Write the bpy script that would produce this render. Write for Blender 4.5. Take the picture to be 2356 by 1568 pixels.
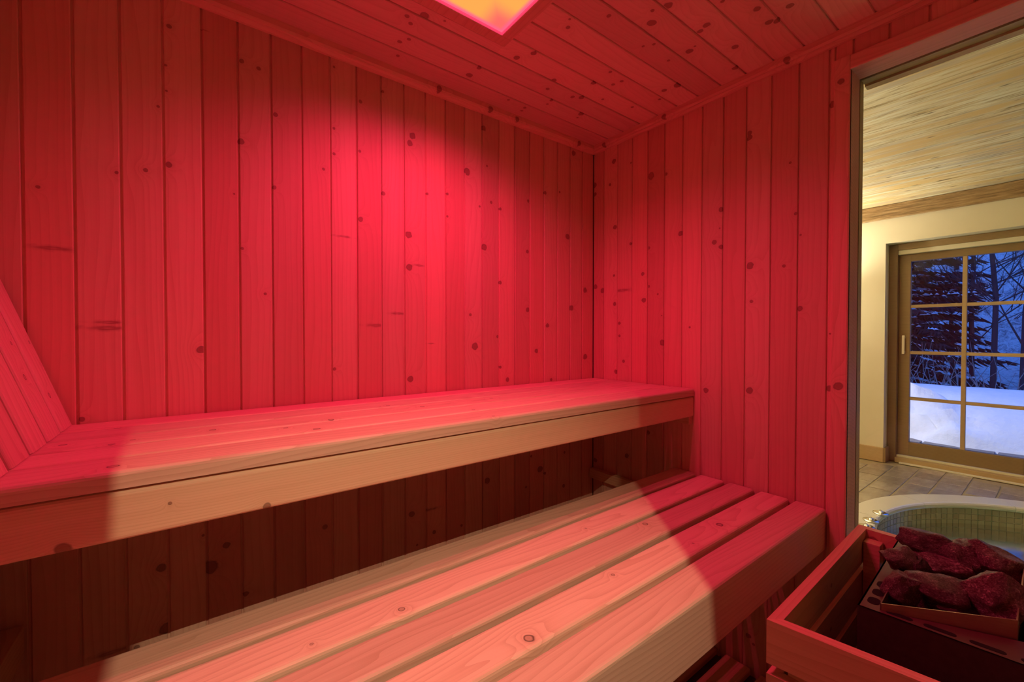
import bpy, bmesh, math, random
import numpy as np
from mathutils import Vector, Matrix, noise
random.seed(7)
scene = bpy.context.scene
for o in list(bpy.data.objects): bpy.data.objects.remove(o)
COL = scene.collection

# ------------------------------------------------------------------ camera
F = 970.0; IW, IH = 2356, 1568
YAW = math.radians(37.07); PITCH = math.radians(-0.83)
CAM = np.array([-1.5494, -1.3985, 1.1941])
fw = np.array([math.sin(YAW)*math.cos(PITCH), math.cos(YAW)*math.cos(PITCH), math.sin(PITCH)])
rt = np.array([math.cos(YAW), -math.sin(YAW), 0.0])
upv = np.cross(rt, fw)
def hit(u, v, ax, val):
    """world point where the ray of a photo pixel meets the plane axis = val"""
    r = fw + rt*(u-IW/2)/F - upv*(v-IH/2)/F
    return CAM + r*((val-CAM[ax])/r[ax])
cd = bpy.data.cameras.new('camera'); cam = bpy.data.objects.new('camera', cd); COL.objects.link(cam)
cd.sensor_width = 36.0; cd.lens = F/IW*36.0; cd.clip_start = 0.02; cd.clip_end = 300
m = Matrix((rt, upv, -fw)).transposed().to_4x4(); m.translation = Vector(CAM); cam.matrix_world = m
scene.camera = cam

# ------------------------------------------------------------------ world and view
w = bpy.data.worlds.new('dusk_sky'); scene.world = w; w.use_nodes = True
bg = w.node_tree.nodes['Background']; bg.inputs[0].default_value = (0.07, 0.23, 1.0, 1); bg.inputs[1].default_value = 1.5
vs = scene.view_settings
vs.view_transform = 'Standard'; vs.look = 'None'; vs.gamma = 1.0; vs.use_curve_mapping = False; vs.exposure = 0.0

RED_W = 5.15; RED_C = (1.0, 0.030, 0.145)
WARM_W = 74.0; WARM_C = (1.0, 0.72, 0.45)
SPA_C = (1.0, 0.91, 0.70)

def add_light(name, kind, loc, power, color, aim=None, parent=None, **kw):
    l = bpy.data.lights.new(name, kind); l.energy = power; l.color = color
    for k, v in kw.items(): setattr(l, k, v)
    o = bpy.data.objects.new(name, l); COL.objects.link(o); o.location = loc
    if aim is not None:
        o.rotation_euler = (Vector(aim)-Vector(loc)).to_track_quat('-Z', 'Y').to_euler()
    if parent is not None: o.parent = parent
    return o

# ------------------------------------------------------------------ node helpers
class NT:
    def __init__(s, name):
        s.m = bpy.data.materials.new(name); s.m.use_nodes = True; s.t = s.m.node_tree
        s.t.nodes.clear(); s.out = s.t.nodes.new('ShaderNodeOutputMaterial')
    def n(s, typ, **kw):
        nd = s.t.nodes.new(typ)
        for k, v in kw.items(): setattr(nd, k, v)
        return nd
    def set(s, nd, i, v):
        if isinstance(v, bpy.types.NodeSocket): s.t.links.new(v, nd.inputs[i])
        elif v is not None: nd.inputs[i].default_value = v
    def math(s, op, a, b=None, c=None, clamp=False):
        nd = s.n('ShaderNodeMath', operation=op, use_clamp=clamp)
        s.set(nd, 0, a); s.set(nd, 1, b); s.set(nd, 2, c); return nd.outputs[0]
    def vm(s, op, a, b=None, scale=None):
        nd = s.n('ShaderNodeVectorMath', operation=op); s.set(nd, 0, a); s.set(nd, 1, b)
        if scale is not None: s.set(nd, 'Scale', scale)
        return nd.outputs['Value'] if op in ('LENGTH', 'DOT_PRODUCT', 'DISTANCE') else nd.outputs[0]
    def noise(s, vec, scale, detail=3, rough=.55, dist=0.0):
        nd = s.n('ShaderNodeTexNoise'); s.set(nd, 'Vector', vec); s.set(nd, 'Scale', scale)
        s.set(nd, 'Detail', detail); s.set(nd, 'Roughness', rough); s.set(nd, 'Distortion', dist); return nd.outputs['Fac']
    def ramp(s, fac, stops):
        nd = s.n('ShaderNodeValToRGB'); s.set(nd, 0, fac); el = nd.color_ramp.elements
        while len(el) < len(stops): el.new(0.5)
        for e, (p, c) in zip(el, stops): e.position = p; e.color = c if len(c) == 4 else (*c, 1)
        return nd.outputs[0]
    def mix(s, fac, a, b, typ='MIX'):
        nd = s.n('ShaderNodeMix', data_type='RGBA', blend_type=typ)
        s.set(nd, 0, fac); s.set(nd, 6, a); s.set(nd, 7, b); return nd.outputs[2]
    def sep(s, v):
        nd = s.n('ShaderNodeSeparateXYZ'); s.set(nd, 0, v); return nd.outputs
    def comb(s, x, y, z):
        nd = s.n('ShaderNodeCombineXYZ'); s.set(nd, 0, x); s.set(nd, 1, y); s.set(nd, 2, z); return nd.outputs[0]
    def objco(s): return s.n('ShaderNodeTexCoord').outputs['Object']
    def rand(s): return s.n('ShaderNodeObjectInfo').outputs['Random']
    def coat(s, nd, w, r): s.set(nd, 'Coat Weight', w); s.set(nd, 'Coat Roughness', r); s.set(nd, 'Coat IOR', 1.7)
    def bump(s, h, strength=.2, dist=.002):
        nd = s.n('ShaderNodeBump'); s.set(nd, 'Strength', strength); s.set(nd, 'Distance', dist); s.set(nd, 'Height', h); return nd.outputs[0]
    def bsdf(s, col, rough=.5, metal=0.0, normal=None, spec=.5, emis=None, estr=0.0):
        nd = s.n('ShaderNodeBsdfPrincipled'); s.set(nd, 'Base Color', col if not isinstance(col, tuple) else (*col[:3], 1))
        s.set(nd, 'Roughness', rough); s.set(nd, 'Metallic', metal); s.set(nd, 'Specular IOR Level', spec)
        if normal is not None: s.set(nd, 'Normal', normal)
        if emis is not None: s.set(nd, 'Emission Color', emis if not isinstance(emis, tuple) else (*emis, 1)); s.set(nd, 'Emission Strength', estr)
        s.t.links.new(nd.outputs[0], s.out.inputs[0]); return nd
V4 = lambda c: (*c, 1)

_woodargs = {}
def variant(o):
    """use the version of the wood that reads only as many knots as this board has"""
    mt = o.data.materials[0]; k = sum(1 for i in range(8) if 'k%d' % i in o)
    a, kw = _woodargs[mt.name]; want = next(c for c in (0, 1, 2, 4, 8) if c >= k)
    if want == kw.get('slots', 8): return
    nm = '%s_%d' % (mt.name, want); m2 = bpy.data.materials.get(nm)
    if m2 is None:
        kw2 = dict(kw); kw2['slots'] = want; m2 = wood(nm, *a[1:], **kw2)
    o.material_slots[0].link = 'OBJECT'; o.material_slots[0].material = m2
def wood(*a, **kw):
    _woodargs[a[0]] = (a, kw); return _wood(*a, **kw)
def _wood(name, base, grain, knotc, rough=.5, slots=8, ring=10.0, streak=.5, tone=.22, contrast=1.0, corek=.72, rimk=.55, hue=0.0, freq=55.0):
    """pine board material. local X across, Y along, Z out of the face; knots come from the board's own k0..k7"""
    n = NT(name); co = n.objco(); r = n.rand()
    x, y, z = n.sep(co)[:]
    off = n.math('MULTIPLY', r, 37.0)
    near = None; dark = None
    wob = n.noise(n.vm('SCALE', co, scale=1.0), 60.0, 1)
    for k in range(slots):
        a = n.n('ShaderNodeAttribute', attribute_type='OBJECT', attribute_name='k%d' % k).outputs['Vector']
        kx, ky, ks = n.sep(a)[:]
        sz = n.math('ADD', n.math('ABSOLUTE', ks), 1e-5)
        flat = n.math('LESS_THAN', ks, 0.0)               # negative size = a wide flat branch streak
        dx = n.math('SUBTRACT', x, kx); dy = n.math('SUBTRACT', y, ky)
        dx = n.math('MULTIPLY', dx, n.math('SUBTRACT', 1.0, n.math('MULTIPLY', flat, .70)))
        dy = n.math('MULTIPLY', dy, n.math('ADD', 1.0, n.math('MULTIPLY', flat, .9)))
        d = n.math('SQRT', n.math('ADD', n.math('MULTIPLY', dx, dx), n.math('MULTIPLY', dy, dy)))
        d = n.math('DIVIDE', d, sz)
        dr_ = n.math('ADD', d, n.math('MULTIPLY', flat, 100.0)); df_ = n.math('ADD', d, n.math('MULTIPLY', n.math('SUBTRACT', 1.0, flat), 100.0))
        near = dr_ if near is None else n.math('MINIMUM', near, dr_)
        dark = df_ if dark is None else n.math('MINIMUM', dark, df_)
    if slots:
        nw = n.math('ADD', near, n.math('MULTIPLY', n.math('SUBTRACT', wob, .5), .9))
        core = n.n('ShaderNodeMapRange', interpolation_type='SMOOTHSTEP')
        n.set(core, 0, nw); n.set(core, 1, 1.15); n.set(core, 2, .55); n.set(core, 3, 0.0); n.set(core, 4, 1.0)
        core = core.outputs[0]
        rim = n.math('SUBTRACT', 1.0, n.math('MULTIPLY', n.math('ABSOLUTE', n.math('SUBTRACT', nw, .85)), 4.0), clamp=True)
        halo = n.math('POWER', 2.718, n.math('MULTIPLY', near, -.55))
        fl = n.n('ShaderNodeMapRange', interpolation_type='SMOOTHSTEP')
        n.set(fl, 0, n.math('ADD', dark, n.math('MULTIPLY', n.math('SUBTRACT', wob, .5), 1.6))); n.set(fl, 1, 1.5); n.set(fl, 2, .1); n.set(fl, 3, 0.0); n.set(fl, 4, 1.0)
        fl = n.math('MULTIPLY', fl.outputs[0], n.math('ADD', .35, n.math('MULTIPLY', n.math('PINGPONG', n.math('MULTIPLY', dark, 2.2), 1.0), .5)))
    else:
        core = 0.0; rim = 0.0; halo = 0.0
    # growth rings cut lengthwise
    slow = n.noise(n.comb(n.math('ADD', n.math('MULTIPLY', x, 9.0), off), n.math('MULTIPLY', y, .9), off), 1.0, 2, .5)
    ph = n.math('ADD', n.math('MULTIPLY', x, freq), n.math('MULTIPLY', slow, ring))
    ph = n.math('ADD', ph, n.math('MULTIPLY', halo, 5.0))
    ph = n.math('ADD', ph, n.math('MULTIPLY', z, 90.0))
    rg = n.math('FRACT', ph)
    rg = n.math('POWER', rg, 2.6)
    fine = n.noise(n.comb(n.math('ADD', n.math('MULTIPLY', x, 240.0), off), n.math('MULTIPLY', y, 3.5), n.math('MULTIPLY', z, 200.0)), 1.0, 3, .6)
    broad = n.noise(n.comb(n.math('ADD', n.math('MULTIPLY', x, 34.0), off), n.math('MULTIPLY', y, .7), off), 1.0, 2, .5)
    f = n.math('ADD', n.math('MULTIPLY', rg, .50*contrast), n.math('MULTIPLY', n.math('SUBTRACT', fine, .5), .7*contrast))
    f = n.math('ADD', f, n.math('MULTIPLY', n.math('SUBTRACT', broad, .45), streak), clamp=True)
    if hue:
        r2 = n.math('FRACT', n.math('MULTIPLY', r, 7.31))
        b0 = n.mix(r2, V4((base[0]*(1-.35*hue), base[1]*(1-hue), base[2]*(1-hue))), V4((base[0]*(1+.06*hue), base[1]*(1+hue), base[2]*(1+.8*hue))))
    else: b0 = V4(base)
    col = n.mix(f, b0, V4(grain))
    val = n.math('ADD', 1.0-tone/2, n.math('MULTIPLY', r, tone))
    vn = n.n('ShaderNodeHueSaturation'); n.set(vn, 'Value', val); n.set(vn, 'Color', col); col = vn.outputs[0]
    if slots:
        col = n.mix(n.math('MULTIPLY', halo, .35), col, V4(grain))
        col = n.mix(n.math('MULTIPLY', fl, .85), col, V4(knotc))
        col = n.mix(n.math('MULTIPLY', core, corek), col, V4(knotc))
        col = n.mix(n.math('MULTIPLY', rim, rimk), col, V4(tuple(c*.35 for c in knotc)))
    hgt = n.math('ADD', n.math('MULTIPLY', fine, .6), n.math('MULTIPLY', rg, .5))
    n.bsdf(col, rough, normal=n.bump(hgt, .25, .0008), spec=.35)
    return n.m

PB, PG, PK = (.78, .47, .36), (.59, .31, .21), (.25, .10, .07)
M_wall = wood('pine_panelling', PB, PG, PK, .55, tone=.24, contrast=.7, ring=7, streak=.75, hue=.16)
M_ceil = wood('pine_ceiling_boards', (.80, .52, .45), (.60, .34, .26), PK, .55, contrast=.7, hue=.08)
M_slat = wood('pale_bench_wood', (.77, .55, .42), (.57, .35, .24), (.22, .10, .06), .5, ring=13, contrast=1.1, corek=.35, rimk=.9, hue=.05)
M_fasc = wood('bench_fascia_wood', (.78, .57, .38), (.60, .39, .22), (.22, .10, .06), .45, ring=6, contrast=1.0, freq=190.0)
M_trim = wood('pine_moulding', PB, PG, PK, .5, slots=5)
M_guard = wood('guard_wood', (.71, .49, .30), (.53, .32, .165), PK, .5, slots=3)
M_dark = wood('dark_backing_wood', (.30, .19, .11), (.22, .13, .07), PK, .7, slots=0)  # dark wood of the backing behind the boards
M_lowbounce = wood('low_bounce_wall_wood', (.45, .30, .20), (.32, .20, .13), PK, .6, slots=0)  # front wall wood, darkened to cut the light bounced into the room
M_oak = wood('waxed_larch', (.29, .19, .088), (.19, .115, .05), (.10, .05, .025), .45, slots=0, ring=8)
M_oakl = wood('light_larch', (.48, .33, .17), (.33, .21, .095), (.10, .05, .025), .5, slots=0, ring=8)

# ------------------------------------------------------------------ mesh helpers
def link(name, me, mat=None, parent=None):
    o = bpy.data.objects.new(name, me); COL.objects.link(o)
    if mat is not None and len(me.materials) == 0: me.materials.append(mat)
    if parent is not None: o.parent = parent
    return o
def tag(o, label=None, cat=None, group=None, kind=None):
    if label: o['label'] = label
    if cat: o['category'] = cat
    if group: o['group'] = group
    if kind: o['kind'] = kind
    return o
def struct(o, label=None):
    o['kind'] = 'structure'
    if label: o['label'] = label
    return o
def empty(name, loc=(0, 0, 0), rz=0.0):
    o = bpy.data.objects.new(name, None); COL.objects.link(o); o.location = loc; o.rotation_euler[2] = rz
    o.empty_display_size = .05; return o
def pydata(name, verts, faces, smooth=False):
    me = bpy.data.meshes.new(name); me.from_pydata([tuple(map(float, v)) for v in verts], [], faces); me.update()
    bm = bmesh.new(); bm.from_mesh(me); bmesh.ops.recalc_face_normals(bm, faces=bm.faces); bm.to_mesh(me); bm.free()
    if smooth:
        for p in me.polygons: p.use_smooth = True
    return me
class MB:
    def __init__(s): s.v = []; s.f = []
    def box(s, a, b):
        i = len(s.v); (x0, y0, z0), (x1, y1, z1) = a, b
        s.v += [(x0, y0, z0), (x1, y0, z0), (x1, y1, z0), (x0, y1, z0), (x0, y0, z1), (x1, y0, z1), (x1, y1, z1), (x0, y1, z1)]
        s.f += [tuple(i+k for k in q) for q in ((0, 3, 2, 1), (4, 5, 6, 7), (0, 1, 5, 4), (1, 2, 6, 5), (2, 3, 7, 6), (3, 0, 4, 7))]
        return s
    def hexa(s, pts):
        i = len(s.v); s.v += [tuple(p) for p in pts]
        s.f += [tuple(i+k for k in q) for q in ((0, 3, 2, 1), (4, 5, 6, 7), (0, 1, 5, 4), (1, 2, 6, 5), (2, 3, 7, 6), (3, 0, 4, 7))]
        return s
    def tube(s, pts, rad, sides=6):
        i0 = len(s.v); n = len(pts)
        for k, p in enumerate(pts):
            p = Vector(p); a = Vector(pts[max(k-1, 0)]); b = Vector(pts[min(k+1, n-1)]); t = (b-a).normalized()
            s1 = t.cross(Vector((.3, .2, 1)) if abs(t.z) < .9 else Vector((1, .1, 0))).normalized(); s2 = t.cross(s1)
            r = rad[k] if isinstance(rad, (list, tuple)) else rad
            for j in range(sides):
                an = 2*math.pi*j/sides; s.v.append(tuple(p+(s1*math.cos(an)+s2*math.sin(an))*r))
        for k in range(n-1):
            for j in range(sides):
                a = i0+k*sides+j; b = i0+k*sides+(j+1) % sides; s.f.append((a, b, b+sides, a+sides))
        s.f.append(tuple(i0+j for j in range(sides))[::-1]); s.f.append(tuple(i0+(n-1)*sides+j for j in range(sides)))
        return s
    def lathe(s, prof, seg=32, c=(0, 0, 0), close=False):
        i0 = len(s.v); n = len(prof)
        for j in range(seg):
            a = 2*math.pi*j/seg
            for r, z in prof: s.v.append((c[0]+r*math.cos(a), c[1]+r*math.sin(a), c[2]+z))
        for j in range(seg):
            for k in range(n-1 if not close else n):
                a = i0+j*n+k; b = i0+j*n+(k+1) % n; c2 = i0+((j+1) % seg)*n+(k+1) % n; d = i0+((j+1) % seg)*n+k
                s.f.append((a, d, c2, b))
        return s
    def prism(s, poly, z0, z1):
        i0 = len(s.v); n = len(poly)
        s.v += [(x, y, z0) for x, y in poly]+[(x, y, z1) for x, y in poly]
        s.f.append(tuple(range(i0, i0+n))[::-1]); s.f.append(tuple(range(i0+n, i0+2*n)))
        for k in range(n): s.f.append((i0+k, i0+(k+1) % n, i0+n+(k+1) % n, i0+n+k))
        return s
    def build(s, name, mat, parent=None, smooth=False, bevel=0.0):
        me = pydata(name, s.v, s.f, smooth)
        if bevel:
            bm = bmesh.new(); bm.from_mesh(me); bmesh.ops.bevel(bm, geom=bm.edges[:], offset=bevel, segments=2, affect='EDGES', profile=.6); bm.to_mesh(me); bm.free()
        return link(name, me, mat, parent)
def boxo(name, a, b, mat, parent=None, bevel=0.0): return MB().box(a, b).build(name, mat, parent, bevel=bevel)

_prof = {}
def board_mesh(name, wid, ln, th, kind, mat):
    key = (kind, round(wid, 4), round(ln, 4), round(th, 4), mat.name)
    if key in _prof: return _prof[key]
    if kind == 'panel':      # tongue-and-groove: recessed tongue on one side, eased edges
        t = th; pr = [(0, 0), (0, t-.005), (.0045, t-.005), (.005, t-.0018), (.0068, t), (wid-.0018, t), (wid, t-.0018), (wid, 0)]
    else:                    # eased slat
        r = min(.008, th*.35); pr = [(0, 0)]
        for k in range(4):
            a = math.pi/2*k/3; pr.append((r-r*math.cos(a), th-r+r*math.sin(a)))
        for k in range(4):
            a = math.pi/2*k/3; pr.append((wid-r+r*math.sin(a), th-r+r*math.cos(a)))
        pr.append((wid, 0))
    n = len(pr)
    v = [(x, 0, z) for x, z in pr]+[(x, ln, z) for x, z in pr]
    f = [tuple(range(n)), tuple(range(2*n-1, n-1, -1))]+[(k, (k+1) % n, n+(k+1) % n, n+k) for k in range(n)]
    me = pydata(name, v, f); me.materials.append(mat); _prof[key] = me; return me
def board(name, org, u, v, wid, ln, th, mat, parent=None, kind='panel'):
    u = Vector(u).normalized(); v = Vector(v).normalized(); nn = u.cross(v)
    o = link(name, board_mesh(name, wid, ln, th, kind, mat), None, parent)
    mm = Matrix((u, v, nn)).transposed().to_4x4(); mm.translation = Vector(org); o.matrix_basis = mm
    o['_w'] = wid; o['_l'] = ln
    return o
def knots(boards, pts, lo=.009, hi=.005):
    """pts: world point + size; stored on the board they fall on"""
    for p, s in pts:
        for b in boards:
            q = b.matrix_basis.inverted() @ Vector(p)
            if -.001 <= q.x <= b['_w']+.001 and 0 <= q.y <= b['_l'] and abs(q.z) < .06:
                k = 0
                while 'k%d' % k in b: k += 1
                if k < 8: b['k%d' % k] = (float(min(max(q.x, lo), b['_w']-hi)), float(q.y), float(s))
                break
def clean(boards):
    for b in boards:
        for k in ('_w', '_l'):
            if k in b: del b[k]

# ================================================================== SAUNA SHELL
ZC = 2.089            # sauna ceiling
XL = -1.900           # sauna left wall
YF = -1.960           # sauna front wall (behind the camera)
JY0, JY1 = -0.962, -1.003   # casing of the glazed opening
TH = .014

# back wall -----------------------------------------------------------------
wb = struct(boxo('wall_back', (XL-.1, TH, -.02), (TH, .1, ZC+.1), M_dark), 'back wall of the sauna, panelled in vertical pine boards')
bA = []
xs = [0.0]+[-.0775-.0806*k for k in range(24)]
for a, b in zip(xs[:-1], xs[1:]):
    if b < XL: b = XL
    if a-b < .01: continue
    bA.append(board('board', (b, 0, 0), (1, 0, 0), (0, 0, 1), a-b, ZC, TH, M_wall, wb))
    if b == XL: break
# shift so that the visible face sits at y = 0
for o in bA: o.location.y = TH
c3 = lambda x, y: (x*700/1568, y*700/1568)
c4 = lambda x, y: (600+x*800/1568, 100+y*800/1568)
c6 = lambda x, y: (x*.4579, 850+y*.4579)
c7 = lambda x, y: (700+x*.45788, 850+y*.45788)
KA = [(c3(*p), s) for p, s in [((273, 1279), -.012), ((750, 875), .0055), ((870, 848), .007), ((870, 135), .006), ((835, 330), .003), ((815, 548), .003),
      ((858, 468), .003), ((1245, 315), .006), ((1240, 728), .008), ((1207, 998), .0025), ((1235, 1277), .004), ((1332, 352), .005), ((1420, 590), .006),
      ((1408, 965), .005), ((1367, 1513), .003), ((1040, 150), -.004), ((606, 890), .004), ((195, 962), .004), ((555, 1690), -.014), ((560, 1660), -.010), ((1035, 1800), .010)]]
KA += [(c4(*p), s) for p, s in [((67, 320), .006), ((57, 647), .005), ((20, 1128), .004), ((330, 105), .004), ((330, 383), .004), ((331, 497), .004), ((283, 566), .004),
      ((450, 262), .006), ((447, 485), .005), ((450, 792), .008), ((375, 870), -.008), ((333, 1466), .005), ((550, 217), .005), ((553, 677), .006), ((685, 417), .011),
      ((672, 449), .010), ((668, 862), .012), ((670, 1008), .011), ((715, 1000), -.008), ((675, 1512), .011), ((520, 1270), -.012), ((618, 1217), -.010), ((740, 675), .005),
      ((830, 675), .005), ((832, 777), .004), ((768, 1352), -.005), ((930, 577), .013), ((1000, 380), .010), ((1020, 552), .004), ((987, 734), .004), ((1039, 716), .006),
      ((1073, 744), .006), ((1009, 918), .012), ((945, 1222), .006), ((965, 1365), .014), ((1078, 1077), .007), ((1068, 1320), .006), ((1080, 1458), .006), ((1113, 1515), .009),
      ((1243, 1385), .010), ((1203, 937), .008), ((1206, 710), .006), ((1278, 672), .008), ((1203, 1200), .009), ((1293, 1271), .010), ((1383, 870), .012), ((1402, 1191), .013),
      ((1463, 1112), .012), ((1463, 1412), .013), ((1410, 494), .012), ((1348, 670), .005), ((1310, 1515), .007)]]
KA += [(c6(*p), s) for p, s in [((397, 250), .006), ((810, 997), .010), ((830, 1300), .013), ((1062, 990), .018), ((1138, 880), .009), ((1235, 1125), .007), ((1633, 790), .007),
      ((1695, 1075), .003), ((1030, 830), .003), ((690, 1395), .007), ((560, 1420), -.013)]]
KA += [(c7(*p), s) for p, s in [((105, 790), .008), ((540, 725), .011), ((640, 700), -.010), ((653, 815), .007), ((790, 782), .005), ((567, 880), .004), ((920, 557), .012),
      ((1185, 500), .014), ((1140, 435), .005), ((1210, 520), .006), ((1308, 415), .006), ((1303, 583), .008), ((1115, 590), .005)]]
knots(bA, [(hit(*p, 1, 0.0), s) for p, s in KA])

# right wall ------------------------------------------------------------------
wr = struct(MB().box((TH, -.962, -.02), (.13, .10, ZC+.1)).box((TH, YF, 2.012), (.13, -.962, ZC+.1)).box((.0, YF-.1, -.02), (.13, YF, ZC+.1)).build('wall_right', M_dark),
            'right wall of the sauna in pine boards, with the glazed opening')
bB = []
ys = [0.0]+[-.064-.0803*k for k in range(24)]
for a, b in zip(ys[:-1], ys[1:]):
    if a <= YF: break
    b = max(b, YF)
    if a > JY0:                                   # full-height boards
        if b < JY0: b = JY0
        bB.append(board('board', (TH, a, 0), (0, -1, 0), (0, 0, 1), a-b, ZC, TH, M_wall, wr))
y = JY0
for k in range(14):                               # short boards above the opening
    b = max(-1.005-.0803*k, YF)
    bB.append(board('board', (TH, y, 2.012), (0, -1, 0), (0, 0, 1), y-b, ZC-2.012, TH, M_wall, wr)); y = b
    if b <= YF: break
c5 = lambda x, y: (1340+x*650/1568, 250+y*650/1568)
KB = [((67, 425), .012), ((70, 475), .009), ((175, 291), .011), ((153, 422), .007), ((180, 658), .010), ((73, 986), .011), ((112, 1008), .012), ((178, 1083), .009), ((175, 925), .006),
      ((222, 1007), -.016), ((205, 1190), .007), ((205, 1260), .006), ((190, 1458), .009), ((228, 1400), .007), ((270, 300), .004), ((270, 748), .006), ((380, 373), .015), ((367, 772), .006),
      ((335, 915), .008), ((340, 1062), .011), ((367, 985), .006), ((418, 1028), .004), ((440, 1147), .003), ((450, 1298), .012), ((464, 362), .006), ((545, 692), .010), ((595, 1212), .004),
      ((733, 742), .009), ((776, 557), .009), ((776, 766), .008), ((762, 663), .003), ((928, 135), .008), ((926, 160), .010), ((930, 870), .012), ((938, 1068), .006), ((928, 1562), .012),
      ((685, 1562), .010), ((1118, 873), .005), ((1153, 300), .004), ((1189, 580), .005), ((1208, 700), .003), ((1197, 1110), .009), ((1375, 1248), .003), ((1373, 1552), .009), ((1397, 555), .009),
      ((1375, -20), .01)]
pB = [(hit(*c5(*p), 0, 0.0), s) for p, s in KB]
pB += [(hit(*c7(*p), 0, 0.0), s) for p, s in [((1463, 455), .010), ((1620, 432), .010), ((1727, 315), .009)]]
pB += [(hit(1560+x*.12733, 1380+y*.12733, 0, 0.0), s) for x, y, s in [(1270, 640, .009), (1365, 800, .005)]]
knots(bB, pB)

# left and front walls, floor ----------------------------------------------------
wl = struct(boxo('wall_left', (XL-.1, YF-.1, -.02), (XL-TH, .0, ZC+.1), M_dark), 'left wall of the sauna in pine boards')
bC = []; y = .0
while y > YF+.01:
    wd = min(.0805, y-YF); bC.append(board('board', (XL-TH, y-wd, 0), (0, 1, 0), (0, 0, 1), wd, ZC, TH, M_wall, wl)); y -= wd
wf = struct(boxo('wall_front', (XL-.1, YF-.1, -.02), (.0, YF-TH, ZC+.1), M_dark), 'front wall of the sauna in pine boards')
bD = []; x = 0.0
while x > XL+.01:
    wd = min(.0805, x-XL); bD.append(board('board', (x, YF-TH, 0), (-1, 0, 0), (0, 0, 1), wd, ZC, TH, M_lowbounce, wf)); x -= wd
n = NT('sauna_floor_tile'); n.bsdf(n.mix(n.noise(n.objco(), 12), (.10, .09, .08, 1), (.15, .13, .12, 1)), .5); M_sfloor = n.m
struct(boxo('floor', (XL-.1, YF-.1, -.10), (.0, .1, .0), M_sfloor), 'sauna floor below the wooden duckboard')

# ceiling -------------------------------------------------------------------------
c8 = lambda x, y: (900+x*800/2356, y*800/2356)
lc = hit(1155, 80, 2, ZC)                 # inner corner of the lamp (nearest the room corner)
LX1, LY1 = float(lc[0]), float(lc[1]); LW, LD = .28, .28
LX0, LY0 = LX1-LW, LY1-LD
cl = struct(MB().box((XL-.1, LY1, ZC+TH), (.0, .0, ZC+.1)).box((XL-.1, YF-.1, ZC+TH), (.0, LY0, ZC+.1)).box((XL-.1, LY0, ZC+TH), (LX0, LY1, ZC+.1))
            .box((LX1, LY0, ZC+TH), (.0, LY1, ZC+.1)).build('ceiling', M_dark), 'sauna ceiling of knotty pine boards')
bE = []
g = [float(hit(*c8(*p), 2, ZC)[1]) for p in [(1470, 940), (1585, 888), (1690, 833), (1812, 777), (1940, 715), (2080, 648), (2232, 573)]]
pitch = (g[-1]-g[0])/6
yy = [0.0]+[g[0]+pitch*k for k in range(24)]
FR = .034      # lamp frame width
for a, b in zip(yy[:-1], yy[1:]):
    if a <= YF: break
    b = max(b, YF)
    lo, hi = LY0-FR, LY1+FR
    if b >= hi or a <= lo: segs = [(XL, 0.0)]
    else: segs = [(XL, LX0-FR), (LX1+FR, 0.0)]
    for x0, x1 in segs:
        bE.append(board('board', (x0, b, ZC+TH), (0, 1, 0), (1, 0, 0), a-b, x1-x0, TH, M_ceil, cl))
    if len(segs) == 2 and b < hi < a:
        bE.append(board('board', (LX0-FR, hi, ZC+TH), (0, 1, 0), (1, 0, 0), a-hi, LW+2*FR, TH, M_ceil, cl))
    if len(segs) == 2 and b < lo < a:
        bE.append(board('board', (LX0-FR, b, ZC+TH), (0, 1, 0), (1, 0, 0), lo-b, LW+2*FR, TH, M_ceil, cl))
KE = [((225, 110), .014), ((108, 112), .007), ((132, 160), .006), ((120, 266), .006), ((58, 284), .007), ((45, 378), .006), ((598, 458), .008), ((533, 510), .012), ((850, 390), .010),
      ((965, 360), .009), ((1100, 545), .010), ((1060, 603), .007), ((1228, 657), .008), ((1288, 662), .010), ((1385, 555), .009), ((1505, 572), .007), ((1563, 550), .007), ((1485, 488), .006),
      ((1200, 185), .007), ((1210, 130), .004), ((1475, 107), .007), ((1875, 37), .012), ((1770, 72), .006), ((1765, 155), .012), ((2135, 170), .010), ((2095, 212), .009), ((2020, 345), .011),
      ((2058, 313), .004), ((1950, 573), .013), ((1850, 612), .009), ((1820, 672), .006), ((1435, 672), .006), ((1290, 770), .011), ((1262, 797), .005), ((1090, 677), .007), ((1058, 705), .005),
      ((2245, 10), .005), ((2330, 318), .010), ((2345, 455), .010), ((475, 128), .004), ((362, 142), .004), ((905, 730), .007), ((885, 750), .006), ((795, 677), .006), ((1635, 725), .006),
      ((1495, 875), .008), ((1370, 857), .004), ((1880, 410), .005), ((1780, 300), .005), ((1708, 313), .005), ((2480, 60), .010), ((2640, 130), .009), ((2560, 150), .010), ((2700, 40), .009)]
knots(bE, [(hit(*c8(*p), 2, ZC), s) for p, s in KE])

# cove mouldings ---------------------------------------------------------------------
def moulding(name, length, org, u, v, label):
    # profile in (a = out from wall, b = down from ceiling)
    pr = [(0, 0), (.030, 0), (.030, .017), (.026, .024), (.020, .024), (.010, .030), (0, .030)]
    vv = []; nn = len(pr); u = Vector(u); v = Vector(v); d = Vector((0, 0, -1))
    for L in (0, length):
        for a, b in pr: vv.append((b, L, a))
    f = [tuple(range(nn)), tuple(range(2*nn-1, nn-1, -1))]+[(k, (k+1) % nn, nn+(k+1) % nn, nn+k) for k in range(nn)]
    o = link(name, pydata(name, vv, f), M_trim)
    mm = Matrix((d, v, u)).transposed().to_4x4(); mm.translation = Vector(org); o.matrix_basis = mm
    o['_w'] = .03; o['_l'] = length; struct(o, label); return o
t1 = moulding('trim_1', -XL, (XL, 0, ZC), (0, -1, 0), (1, 0, 0), 'pine cove moulding between the back wall and the ceiling')
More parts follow.
